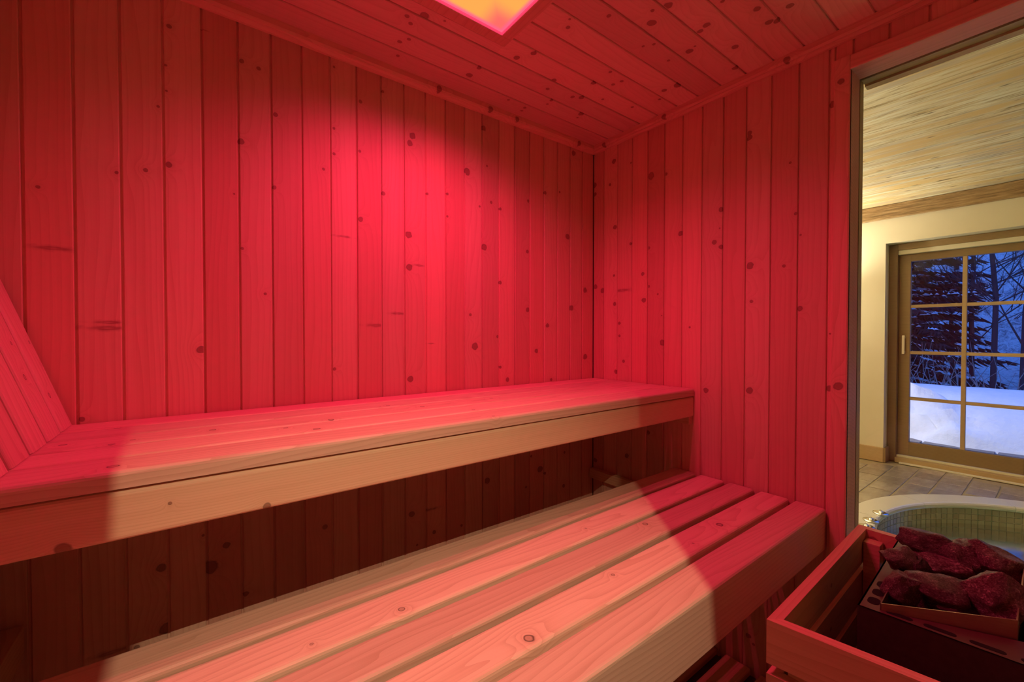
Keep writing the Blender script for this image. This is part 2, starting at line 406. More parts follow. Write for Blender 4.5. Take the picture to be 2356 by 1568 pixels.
t2 = moulding('trim_2', -YF, (0, YF, ZC), (-1, 0, 0), (0, 1, 0), 'pine cove moulding between the right wall and the ceiling')
def tk(o, pts):
    for k, (x, y, s) in enumerate(pts): o['k%d' % k] = (x, y, s)
tk(t1, [(.016, float(hit(*c8(p, q), 1, -.02)[0])-XL, .010) for p, q in [(318, 594), (665, 757), (845, 803), (1265, 970)]])
tk(t2, [(.016, float(hit(*c8(p, q), 0, -.02)[1])-YF, .010) for p, q in [(1450, 968), (1857, 775), (2690, 390)]])
for bb in (bA, bB, bC, bD, bE, [t1, t2]):
    clean(bb)
    for o in bb: variant(o)

# ================================================================== CEILING LAMP
lamp = empty('ceiling_lamp', (LX0+LW/2, LY0+LD/2, ZC)); tag(lamp, 'square recessed ceiling lamp glowing orange and pink in a pine frame', 'lamp')
hw, hd = LW/2, LD/2
for (a, b) in [((-hw-FR, hd, -.004), (hw+FR, hd+FR, .02)), ((-hw-FR, -hd-FR, -.004), (hw+FR, -hd, .02)), ((-hw-FR, -hd, -.004), (-hw, hd, .02)), ((hw, -hd, -.004), (hw+FR, hd, .02))]:
    MB().box(a, b).build('frame_strip', M_trim, lamp, bevel=.001)
n = NT('backlit_diffuser'); co = n.objco(); x, y, z = n.sep(co)[:]
ex = n.math('SUBTRACT', hw, n.math('ABSOLUTE', x)); ey = n.math('SUBTRACT', hd, n.math('ABSOLUTE', y))
e = n.math('MINIMUM', ex, ey); corner = n.math('MAXIMUM', ex, ey)
bl = n.noise(n.vm('MULTIPLY', co, (6.5, 6.5, 1)), 1.0, 1)
glow = n.n('ShaderNodeMapRange', interpolation_type='SMOOTHSTEP'); n.set(glow, 0, n.math('ADD', corner, n.math('MULTIPLY', bl, .03))); n.set(glow, 1, .05); n.set(glow, 2, .12)
edge = n.n('ShaderNodeMapRange', interpolation_type='SMOOTHSTEP'); n.set(edge, 0, e); n.set(edge, 1, .022); n.set(edge, 2, .006)
col = n.mix(glow.outputs[0], (1.0, .15, .13, 1), (1.0, .42, .085, 1))
col = n.mix(edge.outputs[0], col, (1.0, .13, .24, 1))
n.bsdf((.1, .02, .02), .4, emis=col, estr=1.0); M_diff = n.m
dif = MB().box((-hw, -hd, .003), (hw, hd, .012)).build('diffuser', M_diff, lamp)
n = NT('pink_lit_edge'); n.bsdf((.4, .05, .08), .4, emis=(1.0, .06, .16), estr=.8); M_lip = n.m
lip = MB()
for (a, b) in [((-hw, hd-.004, -.002), (hw, hd, .003)), ((-hw, -hd, -.002), (hw, -hd+.004, .003)), ((-hw, -hd+.004, -.002), (-hw+.004, hd-.004, .003)), ((hw-.004, -hd+.004, -.002), (hw, hd-.004, .003))]: lip.box(a, b)
lip.build('lens_lip', M_lip, dif)
boxo('lamp_housing', (-hw, -hd, .012), (hw, hd, .09), M_dark, lamp)
NL = 3
for i in range(NL):
    for j in range(NL):
        px = -hw*.8+i*(2*hw*.8)/(NL-1); py = -hd*.8+j*(2*hd*.8)/(NL-1)
        add_light('red_led', 'SPOT', (px, py, -.004), RED_W, RED_C, (px, py, -1), lamp, spot_size=math.radians(151), spot_blend=.88, shadow_soft_size=0.0)

# warm wall lamp behind the camera, its box added to shape the beam ---------------------------------------------------
WL = Vector((-1.60, -1.85, 2.05))
wlamp = empty('wall_lamp', (WL.x, WL.y, WL.z)); tag(wlamp, 'unseen warm wall lamp in an added wooden box that shapes its beam', 'lamp')
boxo('back_plate', (-.09, -.108, -.12), (.14, -.045, .036), M_trim, wlamp)
MB().box((-.09, -.045, .026), (.14, .155, .036)).build('top_plate', M_trim, wlamp)
boxo('top_lip', (-.03, .143, -.0871), (.16, .149, .026), M_trim, wlamp)  # invented lip, keeps the warm light off the back wall
MB().hexa([(-.016, -.045, -.12), (-.006, -.045, -.12), (-.0053, .150, -.12), (-.0153, .150, -.12), (-.016, -.045, .026), (-.006, -.045, .026), (-.0053, .150, .026), (-.0153, .150, .026)]).build('beam_cheek', M_trim, wlamp)  # invented side plate, cuts the left edge of the beam
d = Vector((.684, .729, 0)); nr = Vector((.729, -.684, 0))
p0 = d*(-.02)+nr*.012; p1 = d*.17+nr*.0005
MB().hexa([tuple(p0+Vector((0, 0, -.12))), tuple(p1+Vector((0, 0, -.12))), tuple(p1+nr*.012+Vector((0, 0, -.12))), tuple(p0+nr*.012+Vector((0, 0, -.12))),
           tuple(p0+Vector((0, 0, .026))), tuple(p1+Vector((0, 0, .026))), tuple(p1+nr*.012+Vector((0, 0, .026))), tuple(p0+nr*.012+Vector((0, 0, .026)))]).build('beam_cheek', M_trim, wlamp)  # invented side plate, cuts the right edge of the beam
add_light('warm_bulb', 'SPOT', (0, 0, 0), WARM_W, WARM_C, (.40, 1.00, -1.52), wlamp, shadow_soft_size=.0012, spot_size=math.radians(66), spot_blend=1.0)

# ================================================================== BENCHES
XB0, XB1 = XL+.004, -.006
ub = empty('upper_bench', (XL/2, -.26, .86)); tag(ub, 'upper sauna bench of pale planed slats with a deep front board', 'bench')
def at(parent, o): o.matrix_basis.translation -= parent.location; return o
Z1 = .986
bU = []
for k in range(5):
    y0 = -.004-.1045*k
    bU.append(board('slat', (XB0, y0, Z1-.028), (0, -1, 0), (1, 0, 0), .1015, XB1-XB0, .028, M_slat, ub, 'slat'))
fU = board('fascia', (XB0, -.499, .9545), (0, 0, -1), (1, 0, 0), .0775, XB1-XB0, .022, M_fasc, ub, 'slat')
knots(bU, [(hit(*c6(*p), 2, Z1), s) for p, s in [((593, 290), .007), ((560, 375), .006), ((315, 378), .006), ((567, 485), .008), ((668, 352), .004), ((1068, 302), .007), ((1435, 292), .005), ((1590, 297), .008), ((1665, 250), .007)]])
knots(bU, [(hit(*c7(*p), 2, Z1), s) for p, s in [((420, 180), .006), ((593, 185), .006), ((940, 143), .005), ((950, 233), .004), ((850, 200), .005), ((135, 250), .007), ((65, 297), .006)]])
knots([fU], [(hit(*c6(320, 905), 1, -.52), .010), (hit(*c6(1340, 690), 1, -.52), .007), (hit(*c7(458, 372), 1, -.52), .009), (hit(*c6(855, 670), 1, -.52), .003)])
clean(bU+[fU])
for o in bU+[fU]: variant(o)
for o in bU+[fU]: at(ub, o)
for x in (-.050, -.95, -1.85):
    at(ub, boxo('bearer', (x-.02, -.497, .8855), (x+.02, -.01, .957), M_guard, ub))
at(ub, boxo('ledger', (-.026, -.515, .848), (-.003, -.004, .8845), M_guard, ub, bevel=.002)); at(ub, boxo('ledger', (XL+.003, -.50, .848), (XL+.026, -.004, .8845), M_guard, ub, bevel=.002))

lb = empty('lower_bench', (XL/2, -.70, .50)); tag(lb, 'lower sauna bench of five spaced pale slats with rounded edges', 'bench')
Z0 = .660
bL = []
for y0, y1 in [(-.440, -.531), (-.549, -.641), (-.658, -.744), (-.763, -.851)]:
    bL.append(board('slat', (XB0, y0, Z0-.028), (0, -1, 0), (1, 0, 0), y0-y1, XB1-XB0, .028, M_slat, lb, 'slat'))
fr = board('front_rail', (XB0, -.867, .538), (0, -1, 0), (1, 0, 0), .086, XB1-XB0, Z0-.538, M_slat, lb, 'slat'); bL.append(fr)
c7b = lambda x, y: (1200+x*760/2356, 850+y*500/1550)
knots(bL, [(hit(*c7(*p), 2, Z0), s) for p, s in [((513, 1232), .006), ((37, 1378), .003), ((1415, 797), .003), ((1683, 762), .008), ((1550, 1030), .004), ((1155, 1372), .010), ((1563, 1450), .003), ((950, 1522), .003), ((2088, 778), .010), ((1955, 872), .003), ((690, 1390), .006)]], .022, .022)
knots(bL, [(hit(*c7b(*p), 2, Z0), s) for p, s in [((1490, 1400), .016), ((2000, 983), .012), ((1415, 1105), .007)]], .024, .024)
clean(bL)
for o in bL: variant(o)
for o in bL: at(lb, o)
for x in (-.075, -.95, -1.80):
    at(lb, boxo('bearer', (x-.02, -.866, .552), (x+.02, -.46, .6315), M_guard, lb))
at(lb, boxo('ledger', (-.030, -.866, .508), (-.003, -.006, .5515), M_guard, lb, bevel=.002))
at(lb, boxo('ledger', (XL+.003, -.866, .480), (XL+.045, -.006, .5515), M_guard, lb, bevel=.002))
for x in (-.95,): at(lb, boxo('leg', (x-.02, -.86, .034), (x+.02, -.80, .552), M_guard, lb))

# headrest --------------------------------------------------------------------------
hr = empty('headrest', (-1.80, -.26, Z1)); tag(hr, 'slanted slatted headrest leaning on the left wall at the bench end', 'headrest')
v = Vector((-.303, 0, .953)); nn = Vector((.953, 0, .303))
for k in range(5):
    y0 = -.010-.1045*k
    o = board('slat', Vector((-1.7745, y0-.091, Z1+.0015))-nn*.020, (0, 1, 0), v, .091, .345, .020, M_slat, hr, 'slat')
    o['k0'] = (.03+.01*k, .08+.05*k, .006); o['k1'] = (.07-.01*k, .20, .004); clean([o]); at(hr, o)
p = Vector((-1.7745, 0, Z1+.002))-nn*.021
for s in (.06, .26):
    q = p+v*s
    at(hr, MB().hexa([(q+Vector((0, -.52, 0))), q+Vector((0, -.52, 0))+v*.03, q+Vector((0, -.52, 0))+v*.03-nn*.018, q+Vector((0, -.52, 0))-nn*.018,
                      q+Vector((0, -.012, 0)), q+Vector((0, -.012, 0))+v*.03, q+Vector((0, -.012, 0))+v*.03-nn*.018, q+Vector((0, -.012, 0))-nn*.018]).build('batten', M_guard, hr))

# duckboard -----------------------------------------------------------------------
db = empty('duckboard', (-.9, -.9, 0)); tag(db, 'wooden slatted duckboard lying on the sauna floor under the bench', 'duckboard')
y = -.535
while y > -1.0:
    o = board('slat', (XL+.02, y, .012), (0, -1, 0), (1, 0, 0), .088, -XL-.032, .020, M_guard, db, 'slat'); clean([o]); at(db, o); y -= .118
for x in (-1.7, -.95, -.25): at(db, boxo('batten', (x-.02, -1.0, .0), (x+.02, -.54, .012), M_guard, db))

# ================================================================== GLAZED OPENING
wn = struct(empty('window_1', (.05, -1.45, .05)), 'tall fixed pane in a pine casing looking into the pool room')
def ch(o): o.matrix_basis.translation -= wn.location; return o
GT = 1.972; GB = .06; GY1 = YF+.045
o = board('casing', (0.0, JY0, GB-.06), (0, -1, 0), (0, 0, 1), JY0-JY1, 2.012-GB+.06, .012, M_trim, wn, 'slat'); o['k0'] = (.019, 1.945-.0, .009); o['k1'] = (.020, float(hit(*c5(1450, 1538), 0, 0)[2]), .012); clean([o]); ch(o)
o = board('casing', (0.0, JY1, 2.012), (0, 0, -1), (0, -1, 0), .041, 0.1, .012, M_trim, wn, 'slat') if False else None
# head casing runs along -Y: u = +Z so that u x v = -X
o = board('casing', (0.0, JY1, GT-.001), (0, 0, 1), (0, -1, 0), .041, JY1-YF, .012, M_trim, wn, 'slat')
nvec = Vector((0, 0, 1)).cross(Vector((0, -1, 0)))
if nvec.x > 0:
    mm = Matrix((Vector((0, 0, -1)), Vector((0, -1, 0)), Vector((-1, 0, 0)))).transposed().to_4x4(); mm.translation = Vector((0, JY1, GT+.040)); o.matrix_basis = mm
clean([o]); ch(o)
for (x0, x1, e) in [(-.010, .078, 0.0), (.094, .128, .002), (.131, .160, -.004)]:
    if x0 < .12: ch(boxo('jamb', (x0, JY1+.02, GB), (x1, JY1+e, GT+.02), M_trim if x0 < .05 else M_oakl, wn))
    ch(boxo('head_lining', (x0, YF+.004, GT+e), (x1, JY1, GT+.039), M_trim if x0 < .05 else M_oakl, wn))
    ch(boxo('sill', (x0, YF+.004, .0), (x1, JY1+.02, GB), M_trim, wn))
    ch(boxo('jamb', (x0, YF+.004, GB), (x1, YF+.045, GT), M_trim, wn))
ch(boxo('jamb_seal', (.078, JY1+.016, GB), (.094, JY1+.006, GT+.014), M_dark, wn))
def thin_glass(name, tint, gl=.35, rough=0.0):
    n = NT(name); fr = n.n('ShaderNodeFresnel'); n.set(fr, 0, 1.45)
    tr = n.n('ShaderNodeBsdfTransparent'); n.set(tr, 0, V4(tint)); gs = n.n('ShaderNodeBsdfGlossy'); n.set(gs, 'Roughness', rough); n.set(gs, 0, (1, 1, 1, 1))
    mx = n.n('ShaderNodeMixShader'); n.set(mx, 0, n.math('MULTIPLY', fr.outputs[0], gl)); n.t.links.new(tr.outputs[0], mx.inputs[1]); n.t.links.new(gs.outputs[0], mx.inputs[2])
    n.t.links.new(mx.outputs[0], n.out.inputs[0]); return n.m
M_glass = thin_glass('clear_glass', (.97, .985, .97), .5)
ch(boxo('pane', (.082, YF+.04, GB-.005), (.090, JY1+.014, GT+.012), M_glass, wn))

# ================================================================== HEATER GUARD
gd = empty('heater_guard', (-.33, -1.36, 0)); tag(gd, 'low pine rail guard boxed around the sauna heater', 'heater guard')
A = Vector((-.675, -1.053, 0)); B = Vector((-.022, -1.037, 0)); Cc = Vector((-.567, -1.690, 0)); D = Vector((-.022, -1.690, 0))
ztop = .648
def rail(p, q, zt, zb, inward, name='rail', t=.021, mit=True, ko=None):
    p = Vector(p); q = Vector(q); d = (q-p).normalized(); n_ = Vector((-d.y, d.x, 0))
    if n_.dot(Vector(inward)) < 0: n_ = -n_
    i = t if mit else 0
    pts = [p, q, q+n_*t-d*i, p+n_*t+d*i]
    mb = MB().hexa([tuple(a+Vector((0, 0, zb))) for a in pts]+[tuple(a+Vector((0, 0, zt))) for a in pts])
    me = pydata(name, mb.v, mb.f)
    # give the board a local frame that runs along its length
    o = link(name, me, M_guard, gd)
    f = Matrix((Vector((0, 0, 1)), d, Vector((0, 0, 1)).cross(d))).transposed().to_4x4(); f.translation = p+Vector((0, 0, zb))
    me.transform(f.inverted()); o.matrix_basis = f; o.matrix_basis.translation -= gd.location
    if ko: 
        for k, a in enumerate(ko): o['k%d' % k] = a
    return o
ctr = Vector((-.33, -1.36, 0))
for k in range(6):
    zt = ztop-.104*k; zb = zt-.084
    rail(A, B, zt, zb, ctr-A, ko=[(.04, .32, .005)]); rail(A, Cc, zt, zb, ctr-A); rail(Cc, D, zt, zb, ctr-Cc); rail(B, D, zt, zb, ctr-B, ko=[(.055, .035, .012), (.030, .075, .008)])
for pt in (A+Vector((.045, -.045, 0)), B+Vector((-.042, -.042, 0)), Cc+Vector((.035, .045, 0)), D+Vector((-.042, .042, 0))):
    o = MB().box((pt.x-.018, pt.y-.018, 0), (pt.x+.018, pt.y+.018, .612 if pt.x < -.3 else .626)).build('post', M_guard, gd, bevel=.002); at(gd, o)

# ================================================================== HEATER
n = NT('black_steel'); f = n.noise(n.objco(), 90, 3); n.bsdf(n.mix(f, (.045, .03, .03, 1), (.085, .06, .058, 1)), .48, metal=.35, normal=n.bump(f, .15, .0005)); M_steel = n.m
n = NT('brushed_steel'); f = n.noise(n.vm('MULTIPLY', n.objco(), (30, 30, 300)), 1.0, 3); n.bsdf(n.mix(f, (.42, .33, .25, 1), (.56, .45, .34, 1)), .38, metal=.7); M_bsteel = n.m
n = NT('dark_plate'); n.bsdf((.14, .075, .07), .5, metal=.4); M_plate = n.m
n = NT('black_hole'); n.bsdf((.004, .003, .003), .9); M_hole = n.m
ht = empty('sauna_heater', (-.25, -1.26, 0)); tag(ht, 'black steel electric sauna heater full of stones inside the guard', 'heater')
H = .650
hFL = Vector((-.485, -1.146)); hFR = Vector((-.458, -1.400)); hBL = Vector((-.052, -1.128)); hBR = Vector((-.052, -1.400))
def lerp2(a, b, t): return a+(b-a)*t
def inset(s):   # quad moved inward
    return [hFL+Vector((s, -s)), hFR+Vector((s, s)), hBR+Vector((-s, s)), hBL+Vector((-s, -s))]
def part(o): o.matrix_basis.translation -= ht.location; return o
outer = inset(0.0); inn = [Vector((-.470, -1.180)), Vector((-.376, -1.362)), Vector((-.075, -1.360)), Vector((-.075, -1.165))]
# side sheets of the body
for nm, a, b in [('front_panel', 0, 1), ('side_panel', 3, 0), ('side_panel', 1, 2), ('back_panel', 2, 3)]:
    p, q = outer[a], outer[b]; d = (q-p).normalized(); n_ = Vector((-d.y, d.x))
    if n_.dot(Vector((-.25, -1.26))-p) < 0: n_ = -n_
    t = .003
    pts = [p, q, q+n_*t, p+n_*t]
    part(MB().hexa([(v_.x, v_.y, .12) for v_ in pts]+[(v_.x, v_.y, H) for v_ in pts]).build(nm, M_steel, ht))
def rim_strip(a, b, c, d2, slots, w0, w1, name):
    """flat rim between outer edge a-b and inner edge d2-c with slots let in"""
    rim = part(MB().hexa([(v_.x, v_.y, H-.003) for v_ in (a, b, c, d2)]+[(v_.x, v_.y, H) for v_ in (a, b, c, d2)]).build(name, M_plate, ht))
    L = (b-a).length; du = (b-a).normalized(); dn = ((d2-a)+(c-b))/2; dn = dn-du*dn.dot(du); wn_ = dn.length; dn.normalize()
    for s0, s1 in slots:
        cpts = []
        r = (w1-w0)/2*wn_; cx0 = s0*L+r; cx1 = s1*L-r; cy = (w0+w1)/2*wn_
        big = (s1-s0)*L > 2.2*r
        nseg = 6
        for k in range(nseg+1):
            an = math.pi/2+math.pi*k/nseg; cpts.append((cx0+r*math.cos(an), cy+r*math.sin(an)))
        for k in range(nseg+1):
            an = -math.pi/2+math.pi*k/nseg; cpts.append((cx1+r*math.cos(an), cy+r*math.sin(an)))
        pl = [a+du*x_+dn*y_ for x_, y_ in cpts]
        MB().prism([(v_.x, v_.y) for v_ in pl], H-.001, H+.0006).build('vent_slot', M_hole, rim)
rim_strip(outer[0], outer[1], inn[1], inn[0], [(.16, .315), (.37, .54), (.60, .77), (.83, .97)], .22, .46, 'front_rim')
rim_strip(outer[3], outer[0], inn[0], inn[3], [(.67, .74), (.77, .84), (.87, .94)], .25, .80, 'side_rim')
rim_strip(outer[2], outer[1], inn[1], inn[2], [(.12+.1*k, .19+.1*k) for k in range(8)], .25, .85, 'side_rim')
rim_strip(outer[2], outer[3], inn[3], inn[2], [], .3, .7, 'back_rim')
# stone basket: its front sheet climbs to the right, right sheet stands proud
HB = .034
def sheet(name, p, q, z0, zp, zq, mat, t=.002):
    d = (q-p).normalized(); n_ = Vector((-d.y, d.x))*t
    pts = [p, q, q+n_, p+n_]; zs = [zp, zq, zq, zp]
    part(MB().hexa([(v_.x, v_.y, z0) for v_ in pts]+[(v_.x, v_.y, z_) for v_, z_ in zip(pts, zs)]).build(name, mat, ht))
bR = Vector((-.378, -1.348)); bRB = Vector((inn[2].x, -1.346))
sheet('basket_front', inn[0], bR, .42, H+.014, H+HB, M_bsteel); sheet('basket_side', bR, bRB, .42, H+HB, H+HB+.02, M_bsteel)
sheet('basket_side', inn[0], inn[3], .42, H+.014, H+.020, M_plate); sheet('basket_back', inn[3], bRB, .42, H+.020, H+.028, M_plate)
part(MB().prism([(v_.x, v_.y) for v_ in (inn[0], bR, bRB, inn[3])], .52, .53).build('basket_bottom', M_hole, ht))
part(MB().prism([(v_.x, v_.y) for v_ in inset(.01)], .10, .12).build('base_plate', M_steel, ht))
for (x_, y_) in [(-.42, -1.17), (-.41, -1.37), (-.08, -1.16), (-.08, -1.37)]: part(boxo('foot', (x_-.012, y_-.012, 0), (x_+.012, y_+.012, .10), M_steel, ht))

# stones ---------------------------------------------------------------------------
n = NT('heater_stone'); co = n.objco()
sp = n.n('ShaderNodeTexVoronoi'); n.set(sp, 'Vector', co); n.set(sp, 'Scale', 14.0)
nz = n.noise(co, 17, 5, .75); nb = n.noise(co, 3.5, 3)
c1 = n.ramp(n.math('ADD', n.math('MULTIPLY', nz, .75), n.math('MULTIPLY', nb, .3)), [(.36, (.02, .015, .015)), (.50, (.09, .065, .06)), (.60, (.22, .17, .16)), (.70, (.75, .62, .60))])
hs = n.n('ShaderNodeHueSaturation'); n.set(hs, 'Value', n.math('ADD', .55, n.math('MULTIPLY', n.rand(), .9))); n.set(hs, 'Color', c1)
n.bsdf(hs.outputs[0], .42, normal=n.bump(n.math('ADD', n.math('MULTIPLY', nz, .6), nb), 1.0, .006), spec=.7); M_stone = n.m
def stone(seed):
    rnd = random.Random(seed); bm = bmesh.new(); bmesh.ops.create_icosphere(bm, subdivisions=4, radius=1.0)
    planes = []
    for k in range(14):
        d = Vector((rnd.gauss(0, 1), rnd.gauss(0, 1), rnd.gauss(0, 1))).normalized(); planes.append((d, rnd.uniform(.55, .82)))
    for v_ in bm.verts:
        c = v_.co.copy()
        for d, h in planes:
            t = c.dot(d)
            if t > h: c -= d*(t-h)*.985
        o3 = Vector((seed*3.1, 0, 0))
        c += v_.co*(noise.noise(c*1.7+o3)*.12+noise.noise(c*4.5+o3)*.06+noise.noise(c*11+o3)*.03)
        v_.co = c
    me = bpy.data.meshes.new('stone'); bm.to_mesh(me); bm.free()
    for p_ in me.polygons: p_.use_smooth = True
    me.materials.append(M_stone); return me
qx = lambda x, y: (1920+x*436/1676, 1160+y*408/1568)
ST = [  # crop box x0,y0,x1,y1, centre height, tilt, label
 ((585, 222, 1005, 425), .690, 5, 'large rounded stone at the back of the heater, highest of all'),
 ((430, 362, 700, 600), .672, 20, 'dark stone on the left rim of the heater behind the round one'),
 ((560, 400, 830, 690), .655, -20, 'half-hidden stone wedged left of centre in the heater'),
 ((670, 380, 1290, 720), .650, 28, 'long slanting stone across the middle of the heater'),
 ((910, 305, 1300, 605), .676, 35, 'peaked stone with a pointed top at the back of the heater'),
 ((1225, 350, 1610, 680), .682, 20, 'rounded stone at the back right corner of the heater'),
 ((455, 560, 745, 870), .664, 10, 'upright lumpy stone at the front left corner of the heater'),
 ((692, 615, 1168, 870), .662, 8, 'flat-topped block-shaped stone at the front middle of the heater'),
 ((1175, 600, 1650, 1020), .678, 40, 'big wedge-shaped stone at the front right of the heater'),
 ((860, 838, 1420, 1020), .640, 18, 'low stone lying against the front sheet of the heater'),
]
camv = Vector(CAM)
for k, ((x0, y0, x1, y1), z, tl, lab) in enumerate(ST):
    z += .008; c = Vector(hit(*qx((x0+x1)/2, (y0+y1)/2), 2, z)); dep = (c-camv).dot(Vector(fw))
    wd = (x1-x0)*.26014/F*dep/2; hh = (y1-y0)*.26014/F*dep/2
    o = link('heater_stone', stone(k+3)); tag(o, lab, 'stone', 'stones in the sauna heater')
    o.location = c; o.scale = (wd*1.13, min(max(wd, hh)*1.0, .055), hh*1.14)
    o.rotation_euler = (0, math.radians(tl)*.5, -YAW-math.radians(41)*.7)
rr = random.Random(5)
for k, (x_, y_) in enumerate([(-.39, -1.21), (-.38, -1.30), (-.29, -1.22), (-.28, -1.30), (-.19, -1.21), (-.18, -1.30), (-.11, -1.22), (-.11, -1.30)]):
    o = link('heater_stone', stone(40+k)); tag(o, 'dark stone in the lower layer of the heater, mostly hidden by others', 'stone', 'lower stones in the sauna heater')
    o.location = (x_, y_, .585+.012*(k % 3)); o.scale = (.050, .044, .036); o.rotation_euler = (rr.uniform(-.4, .4), rr.uniform(-.4, .4), rr.uniform(0, 3))

# ================================================================== POOL ROOM
X1 = 3.613; XW = 3.813; SZ = 2.395; SY0, SY1 = -4.2, 1.3
n = NT('cream_plaster'); f = n.noise(n.objco(), 6, 4); n.bsdf(n.mix(f, (.70, .62, .46, 1), (.76, .68, .52, 1)), .8, normal=n.bump(n.noise(n.objco(), 60, 3), .12, .002)); M_plas = n.m
RY0, RY1, RT = -.352, -2.45, 2.045     # recess of the sliding door
wfr = MB().box((X1, RY0, -.02), (X1+.45, SY1, SZ+.1)).box((X1, SY0, -.02), (X1+.45, RY1, SZ+.1)).box((X1, RY1, RT), (X1+.45, RY0, SZ+.1))
struct(wfr.build('wall_far', M_plas), 'cream plaster wall of the pool room around the sliding door')
struct(boxo('wall_pool_left', (.13, SY1, -.02), (X1+.45, SY1+.1, SZ+.1), M_plas), 'plaster side wall of the pool room')
struct(boxo('wall_pool_right', (.0, SY0-.1, -.02), (X1+.45, SY0, SZ+.1), M_plas), 'plaster end wall of the pool room')
struct(MB().box((.03, SY0, -.02), (.13, YF-.1, SZ+.1)).box((.03, .1, -.02), (.13, SY1, SZ+.1)).box((.0, SY0, ZC+.1), (.13, SY1, SZ+.1)).build('wall_pool_near', M_plas), 'plaster wall of the pool room towards the sauna')
# old wood ceiling
n = NT('weathered_ceiling_wood'); co = n.objco(); r = n.rand(); x, y, z = n.sep(co)[:]; off = n.math('MULTIPLY', r, 31.0)
st = n.noise(n.comb(n.math('ADD', n.math('MULTIPLY', x, 60.0), off), n.math('MULTIPLY', y, 3.4), off), 1.0, 6, .72, .6)
bl = n.noise(n.comb(n.math('ADD', n.math('MULTIPLY', x, 10.0), off), n.math('MULTIPLY', y, 1.6), off), 1.0, 3)
col = n.ramp(st, [(.36, (.20, .14, .08)), (.44, (.50, .39, .22)), (.52, (.72, .62, .41)), (.64, (.70, .67, .57))])
col = n.mix(n.ramp(bl, [(.42, (0, 0, 0)), (.62, (1, 1, 1))]), col, (.62, .42, .18, 1))
gy = n.noise(n.comb(n.math('ADD', n.math('MULTIPLY', x, 16.0), 5.0), n.math('MULTIPLY', y, 1.1), off), 1.0, 3)
col = n.mix(n.math('MULTIPLY', n.ramp(gy, [(.52, (0, 0, 0)), (.68, (1, 1, 1))]), .65), col, (.42, .38, .34, 1))
kv = n.n('ShaderNodeTexVoronoi'); n.set(kv, 'Vector', n.comb(n.math('ADD', n.math('MULTIPLY', x, 13.0), off), n.math('MULTIPLY', y, 5.0), off)); n.set(kv, 'Scale', 1.0)
col = n.mix(n.ramp(kv.outputs['Distance'], [(.07, (.85, .85, .85)), (.14, (0, 0, 0))]), col, (.12, .075, .04, 1))
n.bsdf(col, .7, normal=n.bump(n.math('ADD', st, bl), .5, .006)); M_old = n.m
cp = struct(boxo('ceiling.001', (.0, SY0, SZ+.02), (X1+.3, SY1, SZ+.1), M_dark), 'pool room ceiling of wide weathered boards')
x = X1
edges = [3.40, 3.10, 2.80, 2.50, 2.20, 1.90, 1.60, 1.32, 1.02, .72, .42, .131]
ws = [a-b for a, b in zip([X1]+edges[:-1], edges)]
for wd in ws:
    x0 = max(x-wd, .13)
    o = board('plank', (x, SY0, SZ+.022), (-1, 0, 0), (0, 1, 0), x-x0-.009, SY1-SY0, .022, M_old, cp, 'slat')
    if (o.matrix_basis.to_3x3() @ Vector((0, 0, 1))).z > 0:
        mm = Matrix((Vector((1, 0, 0)), Vector((0, 1, 0)), Vector((0, 0, 1)))).transposed().to_4x4()
        mm = Matrix((Vector((1, 0, 0)), Vector((0, -1, 0)), Vector((0, 0, -1)))).transposed().to_4x4(); mm.translation = Vector((x0, SY1, SZ+.022)); o.matrix_basis = mm
    clean([o]); x = x0
    if x <= .131: break
n = NT('hewn_beam'); co = n.objco(); st = n.noise(n.vm('MULTIPLY', co, (60, 5, 60)), 1.0, 5, .65, .3)
n.bsdf(n.ramp(st, [(.32, (.16, .095, .04)), (.5, (.34, .21, .095)), (.68, (.50, .33, .17))]), .75, normal=n.bump(st, .8, .01)); M_beam = n.m
tag(boxo('ceiling_beam', (X1-.045, SY0+.01, 2.268), (X1-.002, SY1-.01, SZ-.002), M_beam, bevel=.004), 'rough hewn wooden beam along the top of the plaster wall', 'beam')
# baseboard
bs = struct(boxo('baseboard_far', (X1-.018, RY0-.003, .0), (X1-.001, SY1-.01, .135), M_oakl, bevel=.003), 'light wood baseboard on the plaster wall beside the sliding door')
struct(boxo('baseboard_recess', (X1-.018, RY0-.020, .0), (XW-.06, RY0-.001, .135), M_oak), 'wood baseboard returning into the door recess')

# sliding door ----------------------------------------------------------------------
dr = struct(empty('door_1', (XW, -1.3, 0)), 'wooden sliding glass door with small panes, snow outside')
def dp(name, a, b, mat, bevel=.003): o = boxo(name, a, b, mat, dr, bevel); o.matrix_basis.translation -= dr.location; return o
def pz(v, u=645, X=XW): return float(hit(1900+u*456/1490, v, 0, X)[2])
XF = XW-.05
dp('frame_jamb', (XF-.03, RY0-.064, .0), (XW+.10, RY0-.001, RT-.002), M_oak)
dp('frame_head', (XF-.03, RY1+.01, 1.985), (XW+.10, RY0-.064, RT-.002), M_oak)
dp('track_strip', (XF-.02, RY1+.01, 1.945), (XW+.10, RY0-.064, 1.985), M_plas)
dp('threshold', (XF-.06, RY1+.01, .0), (XW+.10, RY0-.064, .045), M_oakl)
dp('track_strip', (XF-.005, RY1+.01, .045), (XW-.026, RY0-.064, .062), M_plas)
dp('floor_track', (XF-.10, RY1+.01, .0), (XF-.062, RY0-.10, .012), M_plas)
YS0 = RY0-.066
GL0, MU0, MU1, GR1 = -.497, -.828, -.857, -1.187
dp('stile', (XW-.022, GL0, .062), (XW+.03, YS0, 1.943), M_oak); dp('stile', (XW-.022, GR1-.085, .062), (XW+.03, GR1, 1.943), M_oak)
dp('top_rail', (XW-.022, GR1, 1.878), (XW+.03, GL0, 1.943), M_oak); dp('bottom_rail', (XW-.022, GR1, .062), (XW+.03, GL0, .190), M_oak)
